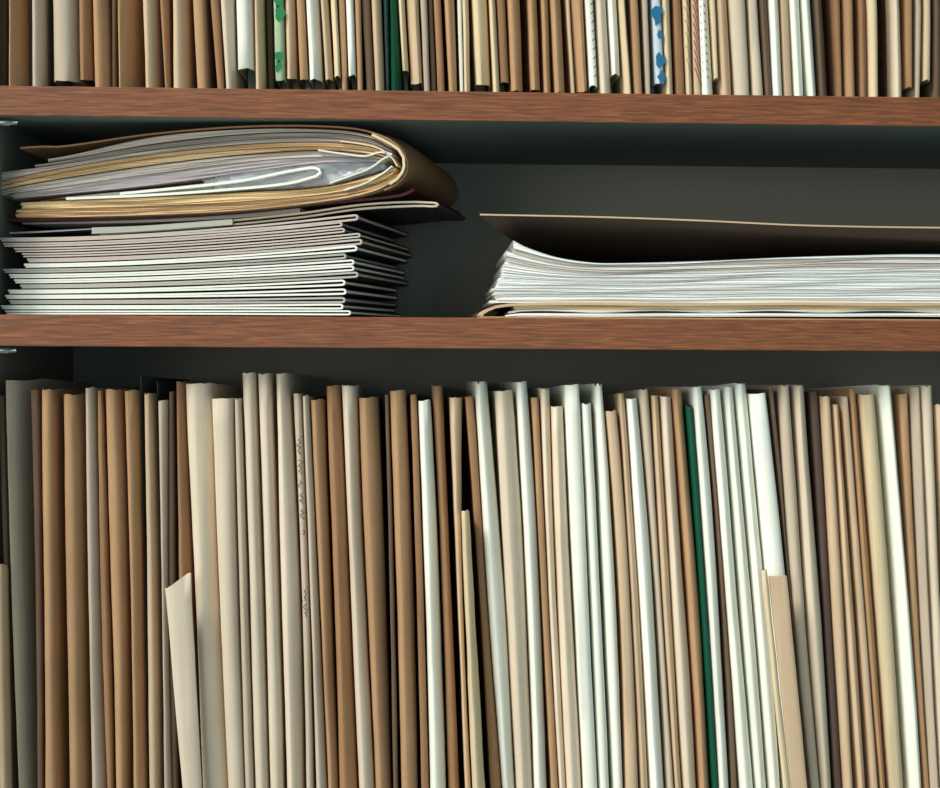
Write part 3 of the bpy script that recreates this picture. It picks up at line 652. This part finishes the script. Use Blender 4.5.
# notebooks ---------------------------------------------------------------
ROT = math.tan(math.radians(4.5))
yfn = lambda px: .006 + max(0, (352-px))*.0007*ROT
def nb_y(px):   # pixel row of the shelf surface under the stack
    return HZ + (CAM.z-S2T)*F/(D+yfn(px))
tips = [(358, 217), (342, 224), (344.5, 230), (360, 235), (362, 241.5), (357, 248), (346, 256), (354, 262), (354, 268), (358, 274.5), (345, 282.5), (346, 291.5), (345, 300), (343, 306.5), (350.5, 312.8)]
lefts = [0, 3, 14, 22, 27, 24, 3, 9, 14, 20, 8, 5, 9, 1, 5]
nbl = ['topmost of the white notebooks under the long curved one'] + [f'white folded notebook with black cover, {w} from the top of the even pile' for w in
       ('second', 'third', 'fourth', 'fifth', 'sixth', 'seventh', 'eighth')] + [f'white folded notebook with black cover, {w} from the bottom of the pile' for w in
       ('seventh', 'sixth', 'fifth', 'fourth', 'third', 'second')] + ['lowest white notebook, lying directly on the middle shelf']
nN = len(tips)
def shelf_row(px): # row in the photo of the shelf top at depth yfn
    lo, hi = 290, 340
    for _ in range(30):
        mid = (lo+hi)/2
        if P(px, mid, yfn(px)).z > S2T: lo = mid
        else: hi = mid
    return lo
for i, ((tx, ty), lx) in enumerate(zip(tips, lefts)):
    lt, lb = 237.0, shelf_row(60)-.3
    step = (lb-lt)/nN
    c0 = lt + step*(i+.5)                    # centre row at the flat end
    cr = lambda x, c0=c0, ty=ty, tx=tx: c0 + (ty-c0)*(max(0, min(1, (x-20)/(tx-20)))**1.7)
    nxt = tips[i+1][1] if i+1 < nN else ty+5.4
    half = min(3.1, (nxt-ty)*.46+.4) if i+1 < nN else 2.9
    prv = tips[i-1][1] if i else ty-7
    half = max(2.25, min(half, (ty-prv)/2-.25, (nxt-ty)/2-.25))
    th = min(1.95, half*.66); hf = (step-1.25)/2
    hh = lambda x, hf=hf, th=th, half=half: hf + (half-hf)*(max(0, min(1, (x-150)/(tx-170)))**1.5)
    pts = []
    n1 = 26
    xr = tx-half
    for k in range(n1+1):
        x = lx + rnd.random()*.0 + (xr-lx)*k/n1; pts.append((x, cr(x)-hh(x)+th/2))
    h = hh(xr)-th/2
    for k in range(1, 8):
        a = -math.pi/2+math.pi*k/8; pts.append((xr+math.cos(a)*half*.75, cr(xr)+math.sin(a)*h))
    for k in range(n1, -1, -1):
        x = lx + rnd.uniform(0, .0) + (xr-lx)*k/n1; pts.append((x+(1.5 if k == 0 else 0), cr(x)+hh(x)-th/2))
    loc = P(180, c0, .12)
    rt_ = empty('notebook', (loc.x, loc.y, P(60, c0+step/2, yfn(60)).z)); tag(rt_, nbl[i], 'notebook', 'notebooks piled on the middle shelf')
    strip('pages', pts, th, PAL['pinkish'] if i < 5 else (PAL['greyish'] if i in (6, 9, 12) else PAL['bright']), rt_, depth=.17, skew=.2, yf=yfn, zmin=S2T+.0002, thin=.45)
    cp = [(x+(1.1 if n1 < q < len(pts)-n1 else 0), y+(-.2 if q <= n1+3 else .2)) for q, (x, y) in enumerate(pts)]
    yfc = lambda px: yfn(px)+.0035
    strip('cover', [(x, y+(-th*.42 if q <= n1+3 else th*.42)) for q, (x, y) in enumerate(cp)], .45, BLACK, rt_, depth=.172, skew=.2, yf=yfc, zmin=S2T+.0001)

# long curved notebook on top of the pile, reaching furthest to the right
yb = lambda px: .010 + max(0, (410-px))*.0007*.13
top = [(0, 232), (60, 231.5), (100, 229), (200, 222), (300, 212), (360, 203.5), (410, 200.5), (432, 201.5)]
low = [(0, 236), (60, 236), (100, 234.5), (200, 228), (300, 218), (360, 209.5), (410, 206.5), (432, 206.5)]
pts = [(x, herm(top, x)+1.4) for x in range(92, 428, 12)]+[(432, 202.6), (436, 203), (437.6, 204.4), (436, 205.8), (432, 206.3)]+[(x, herm(low, x)-.6) for x in range(424, 88, -12)]
strip_c = strip('cover', [(x+(1.2 if x > 424 else 0), y) for x, y in pts], 2.1, BLACK, None, depth=.12, skew=.19, yf=lambda px: yb(px)+.0045)
o = strip('pages', pts, 1.9, PAL['pale'], None, depth=.0044, skew=.19, yf=yb)
strip_c.parent = o
o.name = 'long_notebook'; tag(o, 'long pale notebook curving up to a rounded fold, on top of the white notebook pile', 'notebook', 'notebooks piled on the middle shelf')
o = sheaf('paper_strip', lambda x: herm([(0, 232.5), (40, 231), (92, 228.3)], x), lambda x: herm([(0, 234.3), (40, 232.6), (92, 229.6)], x), -6, 96, .04, 0, EDG['white'], rows=1, rag=0, yf=lambda px: .052, depth=.12)
tag(o, 'thin white sheet poking out beneath the maroon folder, far end of pile', 'paper')
o = sheaf('paper_strip', lambda x: herm([(90, 228), (140, 226.2), (200, 222), (240, 219)], x)-.4, lambda x: herm([(90, 234.3), (140, 232), (200, 227.5), (240, 224.6)], x)-.4, 91.5, 232, .02, 0, PAL['bright'], rows=1, rag=1.2, yf=lambda px: yb(px)-.004, depth=.02)
tag(o, 'folded white paper slip with a torn end, hanging at the front of the pile', 'paper')
# maroon folder
mt = [(-8, 220.3), (60, 219.6), (150, 217.2), (240, 212), (320, 204), (370, 199), (400, 195.5), (413, 190), (416, 186.5)]
pts = [(x, herm(mt, x)) for x in list(range(-6, 400, 14))+[400, 406, 411, 414]]
o = strip('maroon_folder', pts, 2.6, PAL['maroon'], None, depth=.2, skew=.2, yf=lambda px: .014+max(0, (410-px))*.0007*.1)
tag(o, 'dark maroon folder lying between the paper bundle and the notebooks', 'folder')
o = sheaf('mauve_sheet', lambda x: herm(mt, x)+2.0, lambda x: herm(mt, x)+4.2+max(0, (x-60))*.009, 22, 300, .02, 0, EDG['pink'], rows=1, rag=1, yf=lambda px: yb(px)+.006, depth=.15, skew=.2)
tag(o, 'thin pinkish grey booklet just beneath the maroon folder', 'booklet')

# the bulging bundle ------------------------------------------------------
K = {   # key rows at columns -10, 0, 60, 150, 240, 320, 370, 398
 'cov': [(-10, 151), (0, 150.5), (60, 146.5), (150, 134), (240, 126.6), (320, 126), (370, 131.5), (398, 146)],
 'a':   [(-10, 166), (0, 164), (60, 157), (150, 137.5), (240, 129.5), (320, 129.2), (370, 135), (398, 150)],
 'a2':  [(-10, 171.5), (0, 169), (60, 161), (150, 145), (240, 135), (320, 133), (370, 138.5), (396, 152)],
 'b':   [(-10, 175), (0, 172.5), (60, 164.5), (150, 150), (240, 140.5), (320, 138), (370, 143), (394, 154)],
 'c':   [(-10, 186), (0, 181.5), (60, 169), (150, 155), (240, 145), (320, 142.5), (370, 147), (392, 156)],
 'c2':  [(-10, 191), (0, 186.5), (60, 173.5), (150, 159), (240, 150), (320, 146.5), (370, 151), (390, 157)],
 'd':   [(-10, 195.5), (0, 191), (60, 179.5), (150, 166), (240, 155.5), (320, 151), (370, 155), (388, 159)],
 'd2':  [(-10, 199), (0, 195.5), (60, 187), (150, 174), (240, 162.5), (320, 157), (370, 158.5), (386, 161)],
 'e':   [(-10, 202), (0, 200.5), (60, 194.5), (150, 185.5), (240, 173), (320, 163), (370, 162), (386, 163)],
 'f':   [(-10, 203.5), (0, 202.5), (60, 198.3), (150, 192), (240, 186), (320, 179), (370, 168), (388, 165)],
 'g':   [(-10, 204), (0, 203.5), (60, 200.7), (150, 197.3), (240, 192.5), (320, 187.5), (370, 176.5), (394, 168)],
 'g2':  [(-10, 210), (0, 209.8), (60, 208.5), (150, 206), (240, 201.5), (320, 194.5), (370, 185), (398, 173)],
 'g3':  [(-10, 218), (0, 217.8), (60, 217.3), (150, 215), (240, 210.5), (320, 202), (370, 192.5), (400, 179)],
}
Lk = lambda k, d=0: (lambda x: herm(K[k], x)+d)
yB = lambda px: .001 + max(0, (408-px))*.0007*.10
def layer(name, a, b, x0, x1, mat, label, rows=3, rag=5, gap=.5, wav=.3, cat='papers', dy=.0, grp='papers inside the bulging bundle', ridge=.0009, depth=.2):
    o = sheaf(name, Lk(a, .25), Lk(b, -gap), x0, x1, 0, 0, mat, rows=rows, rag=rag, yf=lambda px: yB(px)+dy*.3, wav=wav, ridge=ridge, skew=.2, depth=depth, nx=56)
    tag(o, label, cat, grp); return o
layer('paper_sheaf', 'a', 'a2', 46, 392, EDG['pink'], 'uppermost pinkish sheets right under the brown cover, ending short', 2, 5, .9, .35, dy=.002)
layer('paper_sheaf', 'a2', 'b', 34, 393, EDG['greyp'], 'grey brown sheets second from the top of the bulging bundle', 2, 6, .4, .3, dy=.005)
layer('paper_sheaf', 'b', 'c', -9, 390, EDG['pink'], 'pinkish grey sheets sweeping out level beyond the bookcase side', 3, 3, .6, .3, dy=.004)
layer('paper_sheaf', 'c', 'c2', -8, 388, EDG['tan'], 'tan sheets in the upper half of the bulging bundle', 2, 3, .4, .3, dy=.001)
layer('paper_sheaf', 'c2', 'd', -8, 386, EDG['cream'], 'cream yellow sheets drooping at their free end', 3, 3, 1.3, .4, dy=.000)
layer('paper_sheaf', 'd', 'd2', -6, 384, EDG['pink'], 'mauve grey sheets in the middle of the bulging bundle', 3, 4, .3, .4, dy=.004)
layer('paper_sheaf', 'd2', 'e', 10, 380, EDG['lilac'], 'pale lilac sheets just above the bright white loop', 3, 6, .5, .4, dy=.003)
layer('tan_booklet', 'g', 'g2', 20, 394, EDG['cream'], 'thick ragged yellowish booklet, lower part of the bulging bundle', 4, 5, .2, .6, 'booklet', .000, ridge=.0012)
layer('tan_booklet', 'g2', 'g3', 16, 396, EDG['tan'], 'ragged tan booklet at the very bottom of the bulging bundle', 4, 4, .3, .6, 'booklet', .001, ridge=.0012)
# white looped sheets (hairpin, closed end right)
et = [(57, 198.4), (150, 190), (240, 180), (290, 170), (316, 166)]
eb = [(57, 198.9), (150, 195), (240, 188.5), (290, 183), (316, 176)]
pts = [(x, herm(et, x)+.8) for x in range(120, 312, 10)]+[(314, 167.6), (319, 169.5), (320, 172.5), (316, 176)]+[(x, herm(eb, x)) for x in range(306, 56, -10)]
o = strip('white_sheets', pts, 2.6, PAL['bright'], None, depth=.18, skew=.2, yf=lambda px: yB(px)-.001)
tag(o, 'white sheets folded into a long loop in the middle of the bundle', 'papers', 'papers inside the bulging bundle')
fl = sheaf('grey_sheets', lambda x: herm([(30, 203), (60, 196.5), (150, 188), (240, 178), (300, 169.5)], x)+1.2, lambda x: herm([(30, 204), (60, 199.4), (150, 194.6), (240, 187.5), (300, 180.5)], x)-1.2, 40, 306, 0, 0, EDG['pink'], rows=2, rag=2, yf=lambda px: yB(px)+.006, skew=.2, depth=.15)
tag(fl, 'mauve sheets held inside the long white loop', 'papers', 'papers inside the bulging bundle')
# blue-white plastic sleeve, crumpled, behind the loop
vs = []; fs = []; nx, nz = 26, 6
for i in range(nx+1):
    for j in range(nz+1):
        x = 215+170*i/nx; a, b = herm(K['d2'], x)+3.5, herm(K['g'], x)-2.0; y = a+(b-a)*j/nz
        vs.append(P(x, y, yB(x)+.004+.003*math.sin(i*1.3+j*2.1)*math.cos(j*1.2+i*.7)+.0007*rnd.random()))
for i in range(nx):
    for j in range(nz): k = i*(nz+1)+j; fs.append((k, k+1, k+nz+2, k+nz+1))
o = mesh_obj('plastic_sleeve', vs, fs, SLEEVE, smooth=True); s = o.modifiers.new('s', 'SOLIDIFY'); s.thickness = .0004
tag(o, 'crumpled clear bluish plastic sleeve inside the bundle near its fold', 'plastic sleeve')
bl = sheaf('bluish_sheets', lambda x: herm(K['e'], x)+(.5 if x < 330 else 1), lambda x: herm(K['g'], x)-1.2, 200, 384, 0, 0, EDG['cool'], rows=5, rag=8, yf=lambda px: yB(px)+.010, skew=.2, depth=.18, wav=1.2, ridge=.003)
tag(bl, 'bluish white sheets fanned around the end of the white loop', 'papers', 'papers inside the bulging bundle')
# loose crinkled white sheets pinched near the fold
for (pp, lab) in (([(318, 150), (345, 154), (365, 156), (380, 152), (392, 154)], 'upper thin white sheet crinkled against the bundle fold'),
                  ([(330, 183), (350, 176), (370, 168), (384, 158), (391, 155)], 'thin white sheet rising from the booklets to the bundle fold'),
                  ([(345, 190), (365, 183), (383, 173), (392, 166)], 'lowest thin white sheet near the bundle fold'),
                  ([(340, 141), (362, 144), (380, 149), (394, 160), (397, 166)], 'cream sheet bent down inside the bundle fold')):
    q = [(x, herm(pp, x)) for x in [pp[0][0]+(pp[-1][0]-pp[0][0])*t/14 for t in range(15)]]
    o = strip('loose_sheet', q, 1.5, PAL['white' if 'white' in lab else 'cream'], None, depth=.15, skew=.2, yf=lambda px: yB(px)-.001)
    tag(o, lab, 'paper', 'loose sheets at the bundle fold')
# brown cover wrapped round the fold
ct = [(x, herm(K['cov'], x)+.2) for x in list(range(66, 372, 12))]
ct = [(20, 148), (32, 147), (46, 146.5), (56, 146.8)] + ct + [(378, 134.5), (388, 139), (397, 145.5), (404, 154), (407.5, 163), (407, 171), (402.5, 179), (395, 185), (384, 190)]
vs = []; fs = []; n = len(ct); th = 1.7
Ls = []; Rs = []
for i, (x, y) in enumerate(ct):
    p, q = ct[max(i-1, 0)], ct[min(i+1, n-1)]; dx, dy = q[0]-p[0], q[1]-p[1]; l = math.hypot(dx, dy)
    Ls.append((x-dy/l*th/2, y+dx/l*th/2)); Rs.append((x+dy/l*th/2, y-dx/l*th/2))
ring = Ls+Rs[::-1]; m = len(ring)
ST = [(0, 0, 0), (.010, 1, 1.5), (.035, 2.5, 6), (.07, 2.5, 6.5), (.12, 2, 5), (.20, 1.5, 3)]
for s, ax, ay in ST:
    for j, (x, y) in enumerate(ring):
        f = min(j, m-1-j)/(n-1); p = P(x, y, yB(x)+.001)
        g = max(0, (x-300)/108); g = min(1, g)
        p.y += s; p.x += .2*s + .0007*ax*g; p.z += .0007*ay*g
        if f < .08: p.z -= .05*s*(1-f/.08)*1.6 if s < .08 else .004*(1-f/.08)     # dog ear at the free corner
        vs.append(p)
for k in range(len(ST)-1):
    for j in range(m): fs.append((k*m+j, k*m+(j+1) % m, (k+1)*m+(j+1) % m, (k+1)*m+j))
for k, fl_ in ((0, 0), (len(ST)-1, 1)):
    for j in range(n-1):
        a = (k*m+j, k*m+m-1-j, k*m+m-2-j, k*m+j+1); fs.append(a[::-1] if fl_ else a)
cov = mesh_obj('cover', vs, fs, PAL['brown'], None, smooth=True)
cov.name = 'brown_wrapper'; tag(cov, 'worn brown card cover wrapped over the bulging bundle of papers', 'folder')
# torn cream spine edge
sp_ = [(372, 134), (382, 139), (391, 144.5), (398, 150), (403, 158), (404.5, 166), (402, 173), (397, 179), (389, 184.5)]
vs = []
q = [(x+rnd.uniform(-.7, .7), y+rnd.uniform(-.7, .7)) for x, y in sp_]
o = strip('torn_spine', q, 2.6, PAL['cream'], cov, depth=.02, skew=.2, yf=lambda px: yB(px)-.0015)

# paper stack in the open folder ------------------------------------------
ytop = [(490, 226), (513, 240), (523, 245.5), (536, 250.5), (555, 256.5), (580, 261), (606, 263), (700, 260.8), (780, 257.3), (860, 255), (900, 254), (960, 254)]
NS = 15
ypos = [0, .055, .11, .18, .24, .30, .37, .44, .50, .57, .64, .71, .78, .85, .93, 1.0]
yl = [(513, 240), (512, 248), (506, 250.5), (507, 256), (504.5, 261), (503, 266), (502, 272), (499, 277), (497.5, 280.5), (496, 284.5), (491.5, 288), (493.5, 291), (496, 294.5), (497, 297), (490, 300), (490, 303)]
def bound(k):
    t = ypos[k]; lx, ly = yl[k]; yR = lambda x: herm(ytop, max(x, 600)) + (303-herm(ytop, max(x, 600)))*t
    def f(x):
        y2 = yR(x); s = max(0, 1-(x-lx)/(95-45*t)); s = min(1, s)
        wv = .5*math.sin(x*.021+k*1.9)+.35*math.sin(x*.047+k) if 0 < k < NS else 0
        base_ = y2 + wv*(1-abs(s))
        return base_ + (ly-yR(600))*s**1.7
    return f
bs = [bound(k) for k in range(NS+1)]
bs[0] = lambda x: herm(ytop, x)
ords = ['topmost', 'second', 'third', 'fourth', 'fifth', 'sixth', 'seventh', 'eighth', 'seventh', 'sixth', 'fifth', 'fourth', 'third', 'second', 'lowest']
for k in range(NS):
    g = (.55, .35, .5, .3)[k % 4]
    mat = EDG['white'] if k % 3 else EDG['cool']
    if k in (1, 3): mat = EDG['pink']
    lab = 'topmost white sheets of the tall stack, curled up at the free corner' if k == 0 else (f'white sheaf, {ords[k]} from the top of the stack inside the open brown folder' if k < 8 else
          (f'white sheaf, {ords[k]} from the bottom of the stack inside the open brown folder' if k < NS-1 else 'lowest white sheaf of the stack, on the tan folder'))
    o = sheaf('paper_sheaf', (lambda x, b=bs[k], g=g: b(x)+g*.5), (lambda x, a=bs[k], b=bs[k+1], g=g: max(b(x)-g*.5, a(x)+g*.5+.5)), yl[k][0], 1040, 0, 0, mat, rows=2, rag=1.6,
              yf=lambda px, k=k: .005+.0006*((k*7) % 5)/2, depth=.21, ridge=.0005, nx=90, skew=.02)
    tag(o, lab, 'papers', 'sheaves stacked inside the open brown folder')
# tan folder below: bent card round crumpled inner sheets
shr = lambda x: S2T
sy = lambda px: [y for y in [HZ + (CAM.z-S2T)*F/(D+.005)]][0]
def row_of(px, z, Y):
    lo, hi = -200, 900
    for _ in range(40):
        mid = (lo+hi)/2
        if P(px, mid, Y).z > z: lo = mid
        else: hi = mid
    return lo
b_ = lambda x: row_of(x, S2T, .005)-.1
pts = [(481, 316), (483, 313), (488, 310), (496, 306.8), (508, 305), (525, 304.2)]+[(x, 304.2+.3*math.sin(x*.03)) for x in range(545, 1041, 20)]
tf = strip('tan_folder', pts, 2.8, PAL['tan'], None, depth=.215, yf=lambda px: .003)
tag(tf, 'tan card folder with bent edge directly beneath the white stack', 'folder')
for (a, b, x0, mat, lab, w) in ((305.9, 309.6, 514, EDG['cream'], 'upper crumpled tan sheets inside the tan folder', .8), (309.9, 311.8, 508, EDG['white'], 'thin off white sheets above the wavy gap in the tan folder', .9),
                       (313.2, 316.4, 505, EDG['white'], 'flat white sheets at the bottom of the tan folder', .15)):
    o = sheaf('inner_sheets', lambda x, a=a, w=w: a+w*math.sin(x*.055)*(.2 if a < 306 else .5)+max(0, 520-x)*.12, lambda x, b=b, w=w: b+w*math.sin(x*.055)+max(0, 520-x)*.14, x0, 1040, 0, 0, mat, rows=2, rag=4, yf=lambda px: .0042, depth=.2, nx=90, zmin=S2T+.0012)
    tag(o, lab, 'papers', 'sheets inside the tan folder')
# open brown folder: lower board on the shelf and raised upper flap, hinged at the back
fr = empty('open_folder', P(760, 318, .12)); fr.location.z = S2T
tag(fr, 'large brown card folder lying open, its upper flap raised over the white stack', 'folder')
o = sheaf('lower_board', lambda x: b_(x)-1.5, lambda x: b_(x)-.05, 480, 1040, 0, 0, PAL['kraft'], fr, rows=1, rag=0, yf=lambda px: .003, depth=.222, ridge=0, zmin=S2T+.0001)
ft = [(480, 214.5), (600, 217), (700, 220.5), (790, 224.8), (860, 226.6), (940, 227.6), (1045, 228)]
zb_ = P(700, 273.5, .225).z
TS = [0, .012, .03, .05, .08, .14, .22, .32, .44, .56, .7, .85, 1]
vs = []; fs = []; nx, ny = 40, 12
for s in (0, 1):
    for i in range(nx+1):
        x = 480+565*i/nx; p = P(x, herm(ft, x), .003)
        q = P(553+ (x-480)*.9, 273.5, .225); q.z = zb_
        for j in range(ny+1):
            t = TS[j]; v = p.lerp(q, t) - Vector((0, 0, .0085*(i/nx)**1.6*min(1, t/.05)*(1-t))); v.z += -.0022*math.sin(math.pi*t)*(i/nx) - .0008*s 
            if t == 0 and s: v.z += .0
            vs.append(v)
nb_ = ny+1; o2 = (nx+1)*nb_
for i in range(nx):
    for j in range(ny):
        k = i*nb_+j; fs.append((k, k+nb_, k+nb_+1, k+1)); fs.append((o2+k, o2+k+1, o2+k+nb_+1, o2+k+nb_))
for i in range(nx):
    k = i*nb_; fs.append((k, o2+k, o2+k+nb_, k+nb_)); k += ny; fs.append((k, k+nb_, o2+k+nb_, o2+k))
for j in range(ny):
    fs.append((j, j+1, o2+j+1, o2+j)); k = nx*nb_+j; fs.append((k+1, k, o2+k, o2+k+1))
mesh_obj('upper_flap', vs, fs, card('shade darkened brown card', (92, 76, 62), .1, .05), fr, smooth=True)  # brown card darkened: the shade under the flap is put into its colour
strip('card_edge', [(480+14*k, herm(ft, 480+14*k)) for k in range(41)], 1.5, PAL['tan'], fr, depth=.0012, yf=lambda px: .0016)
# hinge at the back joining flap and board
h0 = P(553, 273.5, .225).x; h1 = P(1060, 273.5, .225).x
box('hinge', h0, h1, .2255, .2263, S2T+.0005, zb_, PAL['dim'], fr)

# ------------------------------------------------------------------ light
def area(name, loc, aim, size, energy, col, spread=180):
    l = bpy.data.lights.new(name, 'AREA'); l.shape = 'DISK'; l.size = size; l.energy = energy; l.color = col
    o = bpy.data.objects.new(name, l); C.objects.link(o); o.location = loc
    o.rotation_euler = (Vector(aim)-Vector(loc)).to_track_quat('-Z', 'Y').to_euler(); return o
l = bpy.data.lights.new('lamp', 'SPOT'); l.energy = 960; l.color = (1, .968, .885); l.shadow_soft_size = .65; l.spot_size = math.radians(27); l.spot_blend = 1
o = bpy.data.objects.new('lamp', l); C.objects.link(o); o.location = (-2.1, -1.6, 4.2)
o.rotation_euler = (Vector((.36, 0, .96))-o.location).to_track_quat('-Z', 'Y').to_euler()
area('added_left_fill', (-1.3, -2.2, 1.6), (.1, 0, 1.2), 1.3, 22, (1, .95, .87))  # added soft fill from the left, brightens recesses and back panel
area('added_teal_fill', (.2, -2.6, 1.35), (0, 0, 1.25), 1.0, 5, (.75, 1, 1))  # added teal fill near the camera to lift the black gaps, no real window
w = bpy.data.worlds.new('world'); bpy.context.scene.world = w; w.use_nodes = True
w.node_tree.nodes['Background'].inputs[0].default_value = (.62, .85, .88, 1); w.node_tree.nodes['Background'].inputs[1].default_value = .3
vsn = bpy.context.scene.view_settings
vsn.view_transform = 'Standard'; vsn.look = 'None'; vsn.gamma = 1; vsn.exposure = 0; vsn.use_curve_mapping = False
